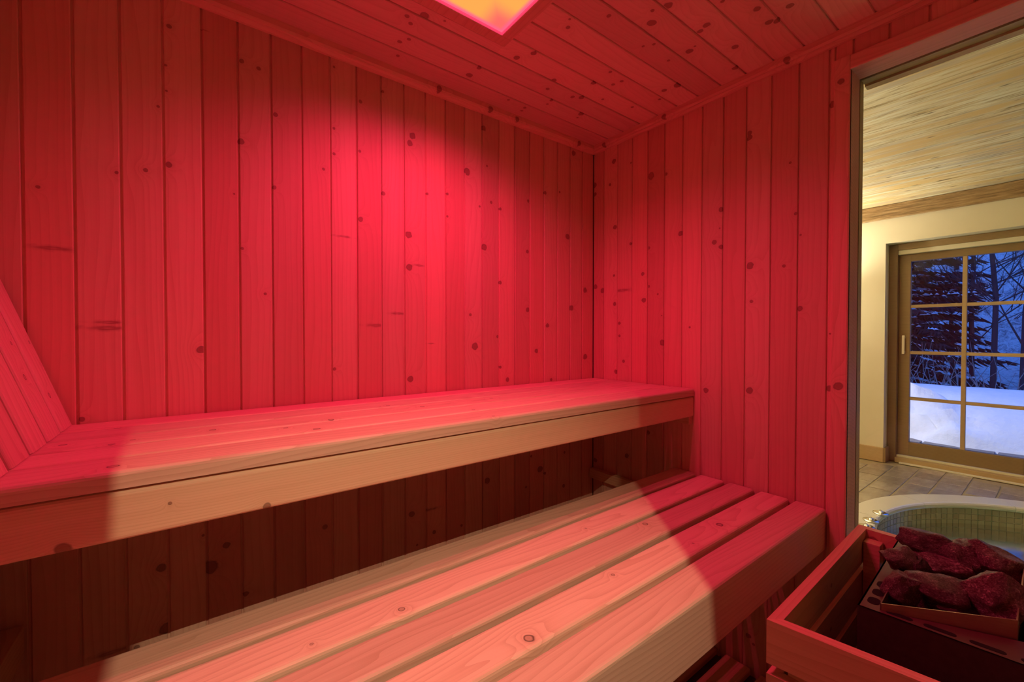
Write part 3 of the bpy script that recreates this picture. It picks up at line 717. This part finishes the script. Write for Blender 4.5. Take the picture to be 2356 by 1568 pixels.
dp('glazing_bar', (XW-.016, MU1, .190), (XW+.024, MU0, 1.878), M_oakl)
zb = [(1.473, 1.445), (1.043, 1.014), (.613, .585)]
for zt, z_ in zb:
    for (ya, yb) in ((MU0, GL0), (GR1, MU1)): dp('glazing_bar', (XW-.014, ya, z_), (XW+.022, yb, zt), M_oakl)
lev = [1.878, 1.473, 1.445, 1.043, 1.014, .613, .585, .190]
M_wglass = thin_glass('window_glass', (.95, .97, .97), .3)
for k in range(4):
    for (ya, yb) in ((MU0, GL0), (GR1, MU1)): dp('pane', (XW, ya, lev[2*k+1]), (XW+.005, yb, lev[2*k]), M_wglass, 0)
# second leaf, behind
for ya, yb in ((-1.36, -1.275), (-2.43, -2.345)): dp('stile', (XW+.036, ya, .062), (XW+.085, yb, 1.943), M_oak)
dp('top_rail', (XW+.036, -2.345, 1.878), (XW+.085, -1.36, 1.943), M_oak); dp('bottom_rail', (XW+.036, -2.345, .062), (XW+.085, -1.36, .19), M_oak)
dp('glazing_bar', (XW+.04, -1.87, .19), (XW+.08, -1.84, 1.878), M_oakl); dp('pane', (XW+.06, -2.345, .19), (XW+.065, -1.36, 1.878), M_wglass, 0)
n = NT('pale_metal'); n.bsdf((.82, .74, .58), .35, metal=.3); M_hand = n.m
ky = float(hit(2078.5, 800, 0, XW-.03)[1]); kz0 = float(hit(2078, 814, 0, XW-.03)[2]); kz1 = float(hit(2078, 771, 0, XW-.03)[2])
hd_ = dp('handle', (XW-.045, ky-.010, kz0), (XW-.030, ky+.010, kz1), M_hand); 
for z_ in (kz0+.01, kz1-.03):
    o = dp('handle_base', (XW-.031, ky-.012, z_), (XW-.0215, ky+.012, z_+.02), M_hand, .001); o.parent = hd_; o.matrix_basis.translation -= hd_.matrix_basis.translation

# floor ----------------------------------------------------------------------------
PCX, PCY, PRI, PRO = 2.045, -1.765, 1.105, 1.262
n = NT('floor_grout'); n.bsdf(n.mix(n.noise(n.objco(), 30), (.30, .24, .15, 1), (.38, .31, .20, 1)), .8); M_grout = n.m
ring = []
mb = MB(); seg = 64
# slab with a round hole for the pool: fan from circle to box edge
fx0, fx1, fy0, fy1 = .0, X1+.30, SY0, SY1
vv = []; ff = []
for k in range(seg):
    a = 2*math.pi*k/seg; c, s_ = math.cos(a), math.sin(a)
    t = min(((fx1-PCX)/c if c > 1e-6 else ((fx0-PCX)/c if c < -1e-6 else 1e9)), ((fy1-PCY)/s_ if s_ > 1e-6 else ((fy0-PCY)/s_ if s_ < -1e-6 else 1e9)))
    vv += [(PCX+(PRI+.03)*c, PCY+(PRI+.03)*s_, -.006), (PCX+t*c, PCY+t*s_, -.006)]
for cx, cy in ((fx0, fy0), (fx1, fy0), (fx1, fy1), (fx0, fy1)): vv.append((cx, cy, -.006))
for k in range(seg):
    j = (k+1) % seg; ff.append((2*k, 2*k+1, 2*j+1, 2*j))
    p_, q_ = vv[2*k+1], vv[2*j+1]
    for ci in range(4):
        cx, cy = vv[2*seg+ci][:2]
        on = lambda p: (abs(p[0]-cx) < 1e-4) or (abs(p[1]-cy) < 1e-4)
        if on(p_) and on(q_) and not (abs(p_[0]-q_[0]) < 1e-4 or abs(p_[1]-q_[1]) < 1e-4): ff.append((2*k+1, 2*seg+ci, 2*j+1))
fl2 = struct(link('floor.001', pydata('floor.001', vv, ff), M_grout), 'pool room floor of glazed rectangular tiles in pale grout')
n = NT('glazed_floor_tile'); co = n.objco(); r = n.rand()
f = n.noise(n.vm('ADD', n.vm('MULTIPLY', co, (9, 22, 1)), n.comb(n.math('MULTIPLY', r, 20.0), 0.0, 0.0)), 1.0, 4)
col = n.ramp(f, [(.3, (.23, .19, .155)), (.55, (.34, .29, .24)), (.75, (.42, .37, .32))])
hs = n.n('ShaderNodeHueSaturation'); n.set(hs, 'Value', n.math('ADD', .8, n.math('MULTIPLY', r, .4))); n.set(hs, 'Color', col)
n.coat(n.bsdf(hs.outputs[0], .3, normal=n.bump(f, .8, .010), spec=.8), 1.0, .22); M_ftile = n.m
tx, ty = .228, .160; gx, gy_ = .006, .014
tm = MB().box((-tx/2+gx/2, -ty/2+gy_/2, -.012), (tx/2-gx/2, ty/2-gy_/2, 0)).build('tile', M_ftile, fl2, bevel=.003)
tme = tm.data; first = True; rr = random.Random(11); cnt = 0
for j in range(-5, 9):
    yc = -.528+.160*(-j)+.0
    offx = rr.uniform(0, tx)
    for i in range(20):
        xc = 3.70-offx-tx*i+.12
        if xc > XF-.10-tx/2+.09 or xc < .3: continue
        if yc+.08 > RY0-.03 and xc+tx/2 > X1-.02: continue
        dd = math.hypot(xc-PCX, yc-PCY)
        if dd < PRO-.06 or xc < 1.4 or yc < -1.75: continue
        if cnt > 280: continue
        if first: o = tm; first = False
        else: o = tm.copy(); COL.objects.link(o)
        o.location = (min(xc, XF-.10-tx/2+.02), yc, rr.uniform(-.0012, .0008)); o.rotation_euler = (rr.uniform(-.006, .006), rr.uniform(-.006, .006), 0); cnt += 1

# plunge pool -------------------------------------------------------------------------
pool = empty('plunge_pool', (PCX, PCY, 0)); tag(pool, 'round sunken plunge pool with pale stone coping and mosaic band', 'pool')
n = NT('pale_stone_coping'); f = n.noise(n.objco(), 5, 4); n.coat(n.bsdf(n.mix(f, (.66, .63, .58, 1), (.74, .71, .66, 1)), .36, spec=.8), 1.0, .3); M_cop = n.m
jo = [math.atan2(-.71+1.765, 2.588-2.045), math.atan2(-1.136+1.765, 3.063-2.045)]
dj = jo[0]-jo[1]
nseg = round(2*math.pi/dj); dj = 2*math.pi/nseg
for k in range(nseg):
    a0 = jo[1]+k*dj+.0012; a1 = jo[1]+(k+1)*dj-.0012; pr = [(PRO, -.012), (PRO, .004), (PRI+.012, .004), (PRI+.004, .001), (PRI-.004, -.008), (PRI-.006, -.020), (PRI-.002, -.032), (PRI+.02, -.036)]
    vv = []; N = 8; L = len(pr)
    for i in range(N+1):
        a = a0+(a1-a0)*i/N
        for r_, z_ in pr: vv.append((r_*math.cos(a), r_*math.sin(a), z_))
    ff = [(i*L+j, i*L+(j+1) % L, (i+1)*L+(j+1) % L, (i+1)*L+j) for i in range(N) for j in range(L)]+[tuple(range(L)), tuple(range(N*L, N*L+L))[::-1]]
    link('coping_stone', pydata('coping_stone', vv, ff), M_cop, pool)
n = NT('pool_render'); n.bsdf((.26, .42, .30), .6); M_pool = n.m
RI = PRI+.022
MB().lathe([(RI, -.036), (RI, -.95), (.001, -.95)], 64).build('basin', M_pool, pool, smooth=True)
n = NT('mosaic_tile'); r = n.rand(); n.bsdf(n.ramp(r, [(0, (.40, .36, .24)), (.6, (.46, .42, .29)), (1, (.33, .29, .19))]), .25, spec=.6); M_mos = n.m
n = NT('mosaic_grout'); n.bsdf((.60, .58, .45), .7); M_mg = n.m
MB().lathe([(RI-.001, -.036), (RI-.001, -.165)], 96).build('grout_band', M_mg, pool, smooth=True)
ts = .040; nt = int(2*math.pi*RI/ts); da = 2*math.pi/nt
me = pydata('mosaic_tile', [(x_, y_, z_) for x_ in (0, -.004) for y_ in (-ts/2+.0022, ts/2-.0022) for z_ in (-ts/2+.0022, ts/2-.0022)],
            [(0, 1, 3, 2), (4, 6, 7, 5), (0, 4, 5, 1), (2, 3, 7, 6), (0, 2, 6, 4), (1, 5, 7, 3)])
me.materials.append(M_mos); cnt = 0; stuff = MB()
for row in range(3):
    for k in range(nt):
        a = k*da; ad = (math.degrees(a)+180) % 360-180
        z_ = -.036-ts*(row+.5)-.004
        if 12 < ad < 80:
            o = link('mosaic_tile', me, None, pool); o.location = ((RI-.001)*math.cos(a), (RI-.001)*math.sin(a), z_); o.rotation_euler[2] = a; cnt += 1
        else:
            mt = Matrix.Rotation(a, 4, 'Z'); mt.translation = Vector(((RI-.001)*math.cos(a), (RI-.001)*math.sin(a), z_))
            b0 = len(stuff.v); stuff.v += [tuple(mt @ v_.co) for v_ in me.vertices]; stuff.f += [tuple(b0+i for i in p_.vertices) for p_ in me.polygons]
tag(stuff.build('mosaic_band', M_mos, pool), kind='stuff')
n = NT('pool_water'); fr = n.n('ShaderNodeFresnel'); n.set(fr, 0, 1.33)
bp = n.bump(n.noise(n.objco(), 5, 2), .06, .02); n.set(fr, 'Normal', bp)
tr = n.n('ShaderNodeBsdfTransparent'); n.set(tr, 0, (.34, .55, .40, 1)); gs_ = n.n('ShaderNodeBsdfGlossy'); n.set(gs_, 'Roughness', .13); n.set(gs_, 'Normal', bp)
mx = n.n('ShaderNodeMixShader'); n.set(mx, 0, fr.outputs[0]); n.t.links.new(tr.outputs[0], mx.inputs[1]); n.t.links.new(gs_.outputs[0], mx.inputs[2]); n.t.links.new(mx.outputs[0], n.out.inputs[0]); M_water = n.m
WZ = -.150
link('water', pydata('water', [((RI-.003)*math.cos(2*math.pi*k/64), (RI-.003)*math.sin(2*math.pi*k/64), WZ) for k in range(64)], [tuple(range(64))]), M_water, pool)
n = NT('basin_fill_glow'); n.bsdf((.6, .8, 1), .3, emis=(.25, .6, 1.0), estr=6.0); M_plens = n.m
MB().lathe([(.10, 0), (.10, .015), (.001, .02)], 24).build('basin_fill_disc', M_plens, pool).location = (.0, .0, -.945)  # added glowing disc on the basin floor, goes with the fill below
add_light('pool_lamp', 'POINT', (.0, .0, -.70), 22.0, (.30, .85, .55), None, pool, shadow_soft_size=.05)  # unseen green fill added to brighten the water body

# chrome air controls on the coping
n = NT('chrome'); n.bsdf((.85, .85, .87), .08, metal=1.0); M_chr = n.m
sq = lambda x, y: (1980+x*376/2356, 1040+y*240/1504)
for k, (p, lab) in enumerate([((290, 845), 'chrome oval pool control knob nearest the sliding door'), ((150, 948), 'chrome oval pool control knob in the middle of the row'), ((85, 1040), 'chrome oval pool control knob half hidden behind the heater guard')]):
    c = hit(*sq(*p), 2, .02)
    t = empty('pool_control', (float(c[0]), float(c[1]), .0042), .3); tag(t, lab, 'knob', 'chrome controls on the pool coping')
    o = MB().lathe([(.001, 0), (.036, 0), (.038, .004), (.034, .009), (.022, .012), (.001, .012)], 24).build('escutcheon', M_chr, t, smooth=True); o.scale = (1.25, 1.15, .7)
    hb = MB().lathe([(.001, .008), (.014, .008), (.015, .013), (.010, .016), (.001, .017)], 16).build('hub', M_chr, t, smooth=True)
    MB().tube([(-.034, 0, .011), (-.012, 0, .014), (.012, 0, .014), (.034, 0, .011)], [.005, .006, .006, .005], 8).build('lever', M_chr, hb, smooth=True)

# pool room lamps (all out of the picture) ------------------------------------------------
n = NT('opal_globe'); n.bsdf((.8, .75, .6), .4, emis=SPA_C, estr=3.0); M_globe = n.m
for (lx, ly, lz, pw, up_, ax, lab) in [(X1-.30, .32, 1.45, 10.0, 75.0, 0, 'opal globe wall lamp on the plaster wall left of the sliding door'), (1.1, SY1-.30, 1.45, 5.0, 330.0, 1, 'added unseen globe lamp on the side wall that brightens the pool room ceiling')]:  # second globe lamp is added to lift the ceiling brightness
    sc = empty('wall_sconce', (lx, ly, lz)); tag(sc, lab, 'lamp', 'globe lamps in the pool room')
    MB().lathe([(.001, -.06), (.035, -.05), (.055, -.02), (.055, .02), (.035, .05), (.001, .06)], 20).build('globe', M_globe, sc, smooth=True)
    MB().tube([(0, 0, -.07), (.30 if ax == 0 else 0, .30 if ax == 1 else 0, -.07)], .01, 8).build('arm', M_chr, sc)
    add_light('globe_bulb', 'POINT', (0, 0, .10), pw, SPA_C, None, sc, shadow_soft_size=.03)
    add_light('globe_uplight', 'SPOT', (0, 0, .12), up_, SPA_C, (0, 0, 1), sc, spot_size=math.radians(160), spot_blend=.7, shadow_soft_size=.03)
for k, (x_, y_, pw) in enumerate([(1.6, -.2, 2.5), (1.8, -2.4, 5.0), (3.0, -2.6, 4.0)]):
    dl = empty('downlight', (x_, y_, SZ)); tag(dl, ['recessed downlight above the near pool edge', 'recessed downlight over the middle of the pool', 'recessed downlight near the far end of the sliding door'][k], 'lamp', 'downlights in the pool room')
    MB().lathe([(.045, 0), (.05, -.006), (.036, -.008), (.034, 0)], 24).build('ring', M_chr, dl, smooth=True)
    add_light('downlight_bulb', 'SPOT', (0, 0, -.012), pw, SPA_C, (0, 0, -1), dl, spot_size=math.radians(130), spot_blend=.6, shadow_soft_size=.02)

# ================================================================== OUTDOORS
n = NT('snow'); f = n.noise(n.objco(), 9, 5); n.bsdf((.86, .88, .92), .7, normal=n.bump(f, .35, .05)); M_snow = n.m
n = NT('terrace_stone'); f = n.noise(n.objco(), 14, 4); n.bsdf(n.mix(f, (.16, .14, .13, 1), (.24, .22, .20, 1)), .6); M_terr = n.m
ground = struct(boxo('ground', (X1+.45, -14, -.30), (30, 14, -.035), M_terr), 'stone terrace outside the sliding door')
for i in range(3):
    for j in range(8):
        boxo('paving_stone', (4.08+.62*i, -2.6+.55*j, -.035), (4.08+.62*i+.60, -2.6+.55*j+.53, -.005), M_terr, ground, bevel=.006)
NX, NY = 60, 90; vv = []
for i in range(NX+1):
    x_ = 4.55+(i/NX)**1.6*5.0
    for j in range(NY+1):
        y_ = -4.5+9.0*j/NY
        edge = 5.00+.10*noise.noise(Vector((y_*2.2, 1, 0)))+.05*noise.noise(Vector((y_*8, 4, 0)))
        t = (x_-edge)
        if t < 0: z_ = -.04+t*.3
        else:
            h = .66*(1-math.exp(-t*1.25)); z_ = -.01+h*.94
            lump = math.exp(-((y_+.30)/.38)**2)*math.exp(-((t-.35)/.35)**2)
            z_ += lump*(.14+.42*noise.noise(Vector((x_*5, y_*5, 0)))+.18*noise.noise(Vector((x_*13, y_*13, 2))))
            z_ += .012*noise.noise(Vector((x_*3, y_*3, 5)))
        if x_ > 6.5: z_ = min(z_, .60)-(x_-6.5)*.18
        vv.append((x_, y_, z_))
ff = [(i*(NY+1)+j, (i+1)*(NY+1)+j, (i+1)*(NY+1)+j+1, i*(NY+1)+j+1) for i in range(NX) for j in range(NY)]
struct(link('snow_bank', pydata('snow_bank', vv, ff, True), M_snow), 'deep snow bank rising behind the terrace')
# wooded hillside
n = NT('wooded_hillside'); co = n.objco()
f = n.noise(n.vm('MULTIPLY', co, (1.6, 1.6, .9)), 1.0, 6, .7); g_ = n.noise(n.vm('MULTIPLY', co, (9, 12, 9)), 1.0, 6, .75, 1.2)
col = n.ramp(n.math('ADD', n.math('MULTIPLY', f, .45), n.math('MULTIPLY', g_, .6)), [(.38, (.06, .06, .07)), (.47, (.40, .42, .46)), (.55, (.85, .87, .90))])
n.bsdf(col, .9, normal=n.bump(g_, .6, .3)); M_hill = n.m
vv = []; NXh, NYh = 24, 30
for i in range(NXh+1):
    for j in range(NYh+1):
        x_ = 9+40*i/NXh; y_ = -30+60*j/NYh; z_ = max(0, (x_-13))*.62+noise.noise(Vector((x_*.3, y_*.3, 0)))*.8-.2; vv.append((x_, y_, z_))
ff = [(i*(NYh+1)+j, (i+1)*(NYh+1)+j, (i+1)*(NYh+1)+j+1, i*(NYh+1)+j+1) for i in range(NXh) for j in range(NYh)]
struct(link('hillside', pydata('hillside', vv, ff, True), M_hill), 'wooded snowy hillside behind the trees at dusk')
n = NT('needle_foliage'); n.bsdf(n.mix(n.noise(n.objco(), 4), (.008, .010, .013, 1), (.022, .024, .030, 1)), .9); M_need = n.m
n = NT('tree_bark'); n.bsdf((.035, .032, .036), .9); M_bark = n.m
def conifer(loc, height, spread, seed, label):
    rn = random.Random(seed); t = empty('spruce_tree', loc); tag(t, label, 'tree', 'spruces behind the snow bank')
    MB().tube([(0, 0, 0), (0, 0, height*.5), (0, 0, height)], [.12, .07, .01], 7).build('trunk', M_bark, t)
    fo = MB(); sn = MB(); z_ = .3
    while z_ < height*.97:
        R = spread*(1-z_/height)+.12
        for k in range(10):
            a = rn.uniform(0, 6.283); L = R*rn.uniform(.65, 1.1); dr_ = rn.uniform(.12, .30)
            dirv = Vector((math.cos(a), math.sin(a), 0)); sd = Vector((-math.sin(a), math.cos(a), 0))
            NP = 13
            for q in range(1, NP+1):
                s = L*q/NP; pz_ = z_-dr_*s+.10*(s/L)**2; bw = .22*(1-.55*q/NP)*min(1, L)
                base = Vector((0, 0, pz_))+dirv*s
                for sg in (-1, 1):
                    tip = base+sd*sg*bw*rn.uniform(.6, 1.2)+dirv*.16+Vector((0, 0, -rn.uniform(.06, .20)))
                    b0 = len(fo.v); w2 = .035
                    fo.v += [tuple(base-dirv*w2), tuple(base+dirv*w2+Vector((0, 0, -.05))), tuple(tip), tuple(base+Vector((0, 0, -.09)))]
                    fo.f += [(b0, b0+1, b0+2), (b0, b0+2, b0+3), (b0+1, b0+3, b0+2), (b0, b0+3, b0+1)]
                if rn.random() < .30:
                    b0 = len(sn.v); a1 = rn.uniform(.025, .075); c0 = base+Vector((0, 0, .012))
                    sn.v += [tuple(c0-dirv*a1), tuple(c0+sd*a1*.8), tuple(c0+dirv*a1*1.3), tuple(c0-sd*a1*.8), tuple(c0+Vector((0, 0, .035)))]
                    sn.f += [(b0, b0+1, b0+4), (b0+1, b0+2, b0+4), (b0+2, b0+3, b0+4), (b0+3, b0, b0+4), (b0+3, b0+2, b0+1, b0)]
        z_ += .15
    tag(fo.build('foliage', M_need, t), kind='stuff'); tag(sn.build('snow_clumps', M_snow, t), kind='stuff'); return t
conifer((11.2, .95, .0), 8.5, 1.6, 1, 'dense dark spruce with snowy boughs filling the left door panes')
conifer((12.5, -3.4, .0), 8.0, 1.5, 2, 'narrower snowy spruce hidden right of the door panes')
conifer((14.0, 4.8, .0), 9.0, 2.2, 3, 'tall spruce to the left of the one filling the door panes')
conifer((15.5, -7.6, .0), 8.0, 1.9, 4, 'spruce beyond the right end of the sliding door')
def bare(loc, height, seed, label, r0=.09, lean=(0, 0)):
    rn = random.Random(seed); t = empty('bare_tree', loc); tag(t, label, 'tree', 'leafless trees behind the snow bank')
    tr = MB(); br = MB(); top = Vector((lean[0], lean[1], height))
    pts = [Vector((0, 0, 0))]+[top*s+Vector((rn.uniform(-.06, .06), rn.uniform(-.06, .06), 0)) for s in (.25, .5, .75, 1)]
    tr.tube([tuple(p_) for p_ in pts], [r0, r0*.85, r0*.65, r0*.4, r0*.1], 7).build('trunk', M_bark, t)
    def limb(p, d, L, r, dep):
        q = p+d*L*.5+Vector((0, 0, .02)); e_ = p+d*L+Vector((0, 0, L*.10)); br.tube([tuple(p), tuple(q), tuple(e_)], [r, r*.7, r*.3], 4)
        if dep > 0:
            for k in range(3 if dep > 1 else 4):
                s = rn.uniform(.25, .95); d2 = (d+Vector((rn.uniform(-.8, .8), rn.uniform(-.8, .8), rn.uniform(-.1, .7)))).normalized()
                limb(p+d*L*s, d2, L*rn.uniform(.35, .6), r*.55, dep-1)
    for k in range(24):
        s = rn.uniform(.12, .97); a = rn.uniform(0, 6.283); d = Vector((math.cos(a), math.sin(a), rn.uniform(.3, 1.1))).normalized()
        limb(top*s, d, height*.20*(1.15-s*.6), r0*.34*(1.1-s), 3)
    tag(br.build('branches', M_bark, t), kind='stuff')
bare((11.5, -.17, 0), 7.0, 21, 'straight leafless tree showing left in the right-hand door panes', .045)
bare((10.2, -.55, 0), 7.5, 22, 'leafless tree with the darkest trunk in the middle of the right-hand panes', .045, (.1, .1))
bare((9.8, -.92, 0), 6.5, 23, 'leaning leafless tree at the right edge of the door glass', .05, (.0, -.30))
bare((12.8, .25, 0), 6.0, 25, 'thin leafless tree behind the glazing bar', .05)
tw = empty('bare_shrub', (8.3, .25, .20)); tag(tw, 'tangle of bare pale twigs low behind the snow bank', 'shrub')
n = NT('pale_twigs'); n.bsdf((.28, .22, .20), .9); M_twig = n.m
mb = MB(); rn = random.Random(3)
for k in range(130):
    b = Vector((rn.uniform(-.9, .9), rn.uniform(-1.3, 1.3), -.2)); d = Vector((rn.uniform(-.35, .35), rn.uniform(-.45, .45), 1)); L = rn.uniform(.4, 1.15)
    mb.tube([tuple(b), tuple(b+d*L*.5+Vector((0, rn.uniform(-.08, .08), 0))), tuple(b+d*L+Vector((0, rn.uniform(-.25, .25), -.05)))], [.007, .005, .002], 4)
tag(mb.build('twigs', M_twig, tw), kind='stuff')
# outdoor lamp over the door
ol = empty('outdoor_lamp', (X1+.452, .75, 2.15)); tag(ol, 'small outdoor wall lamp above the sliding door', 'lamp')
boxo('shade', (.0, -.06, -.02), (.10, .06, .06), M_plas, ol)
add_light('outdoor_bulb', 'SPOT', (.06, 0, -.03), 260.0, (1.0, .84, .66), (1.05, -1.45, -2.25), ol, spot_size=math.radians(92), spot_blend=.9, shadow_soft_size=.03)
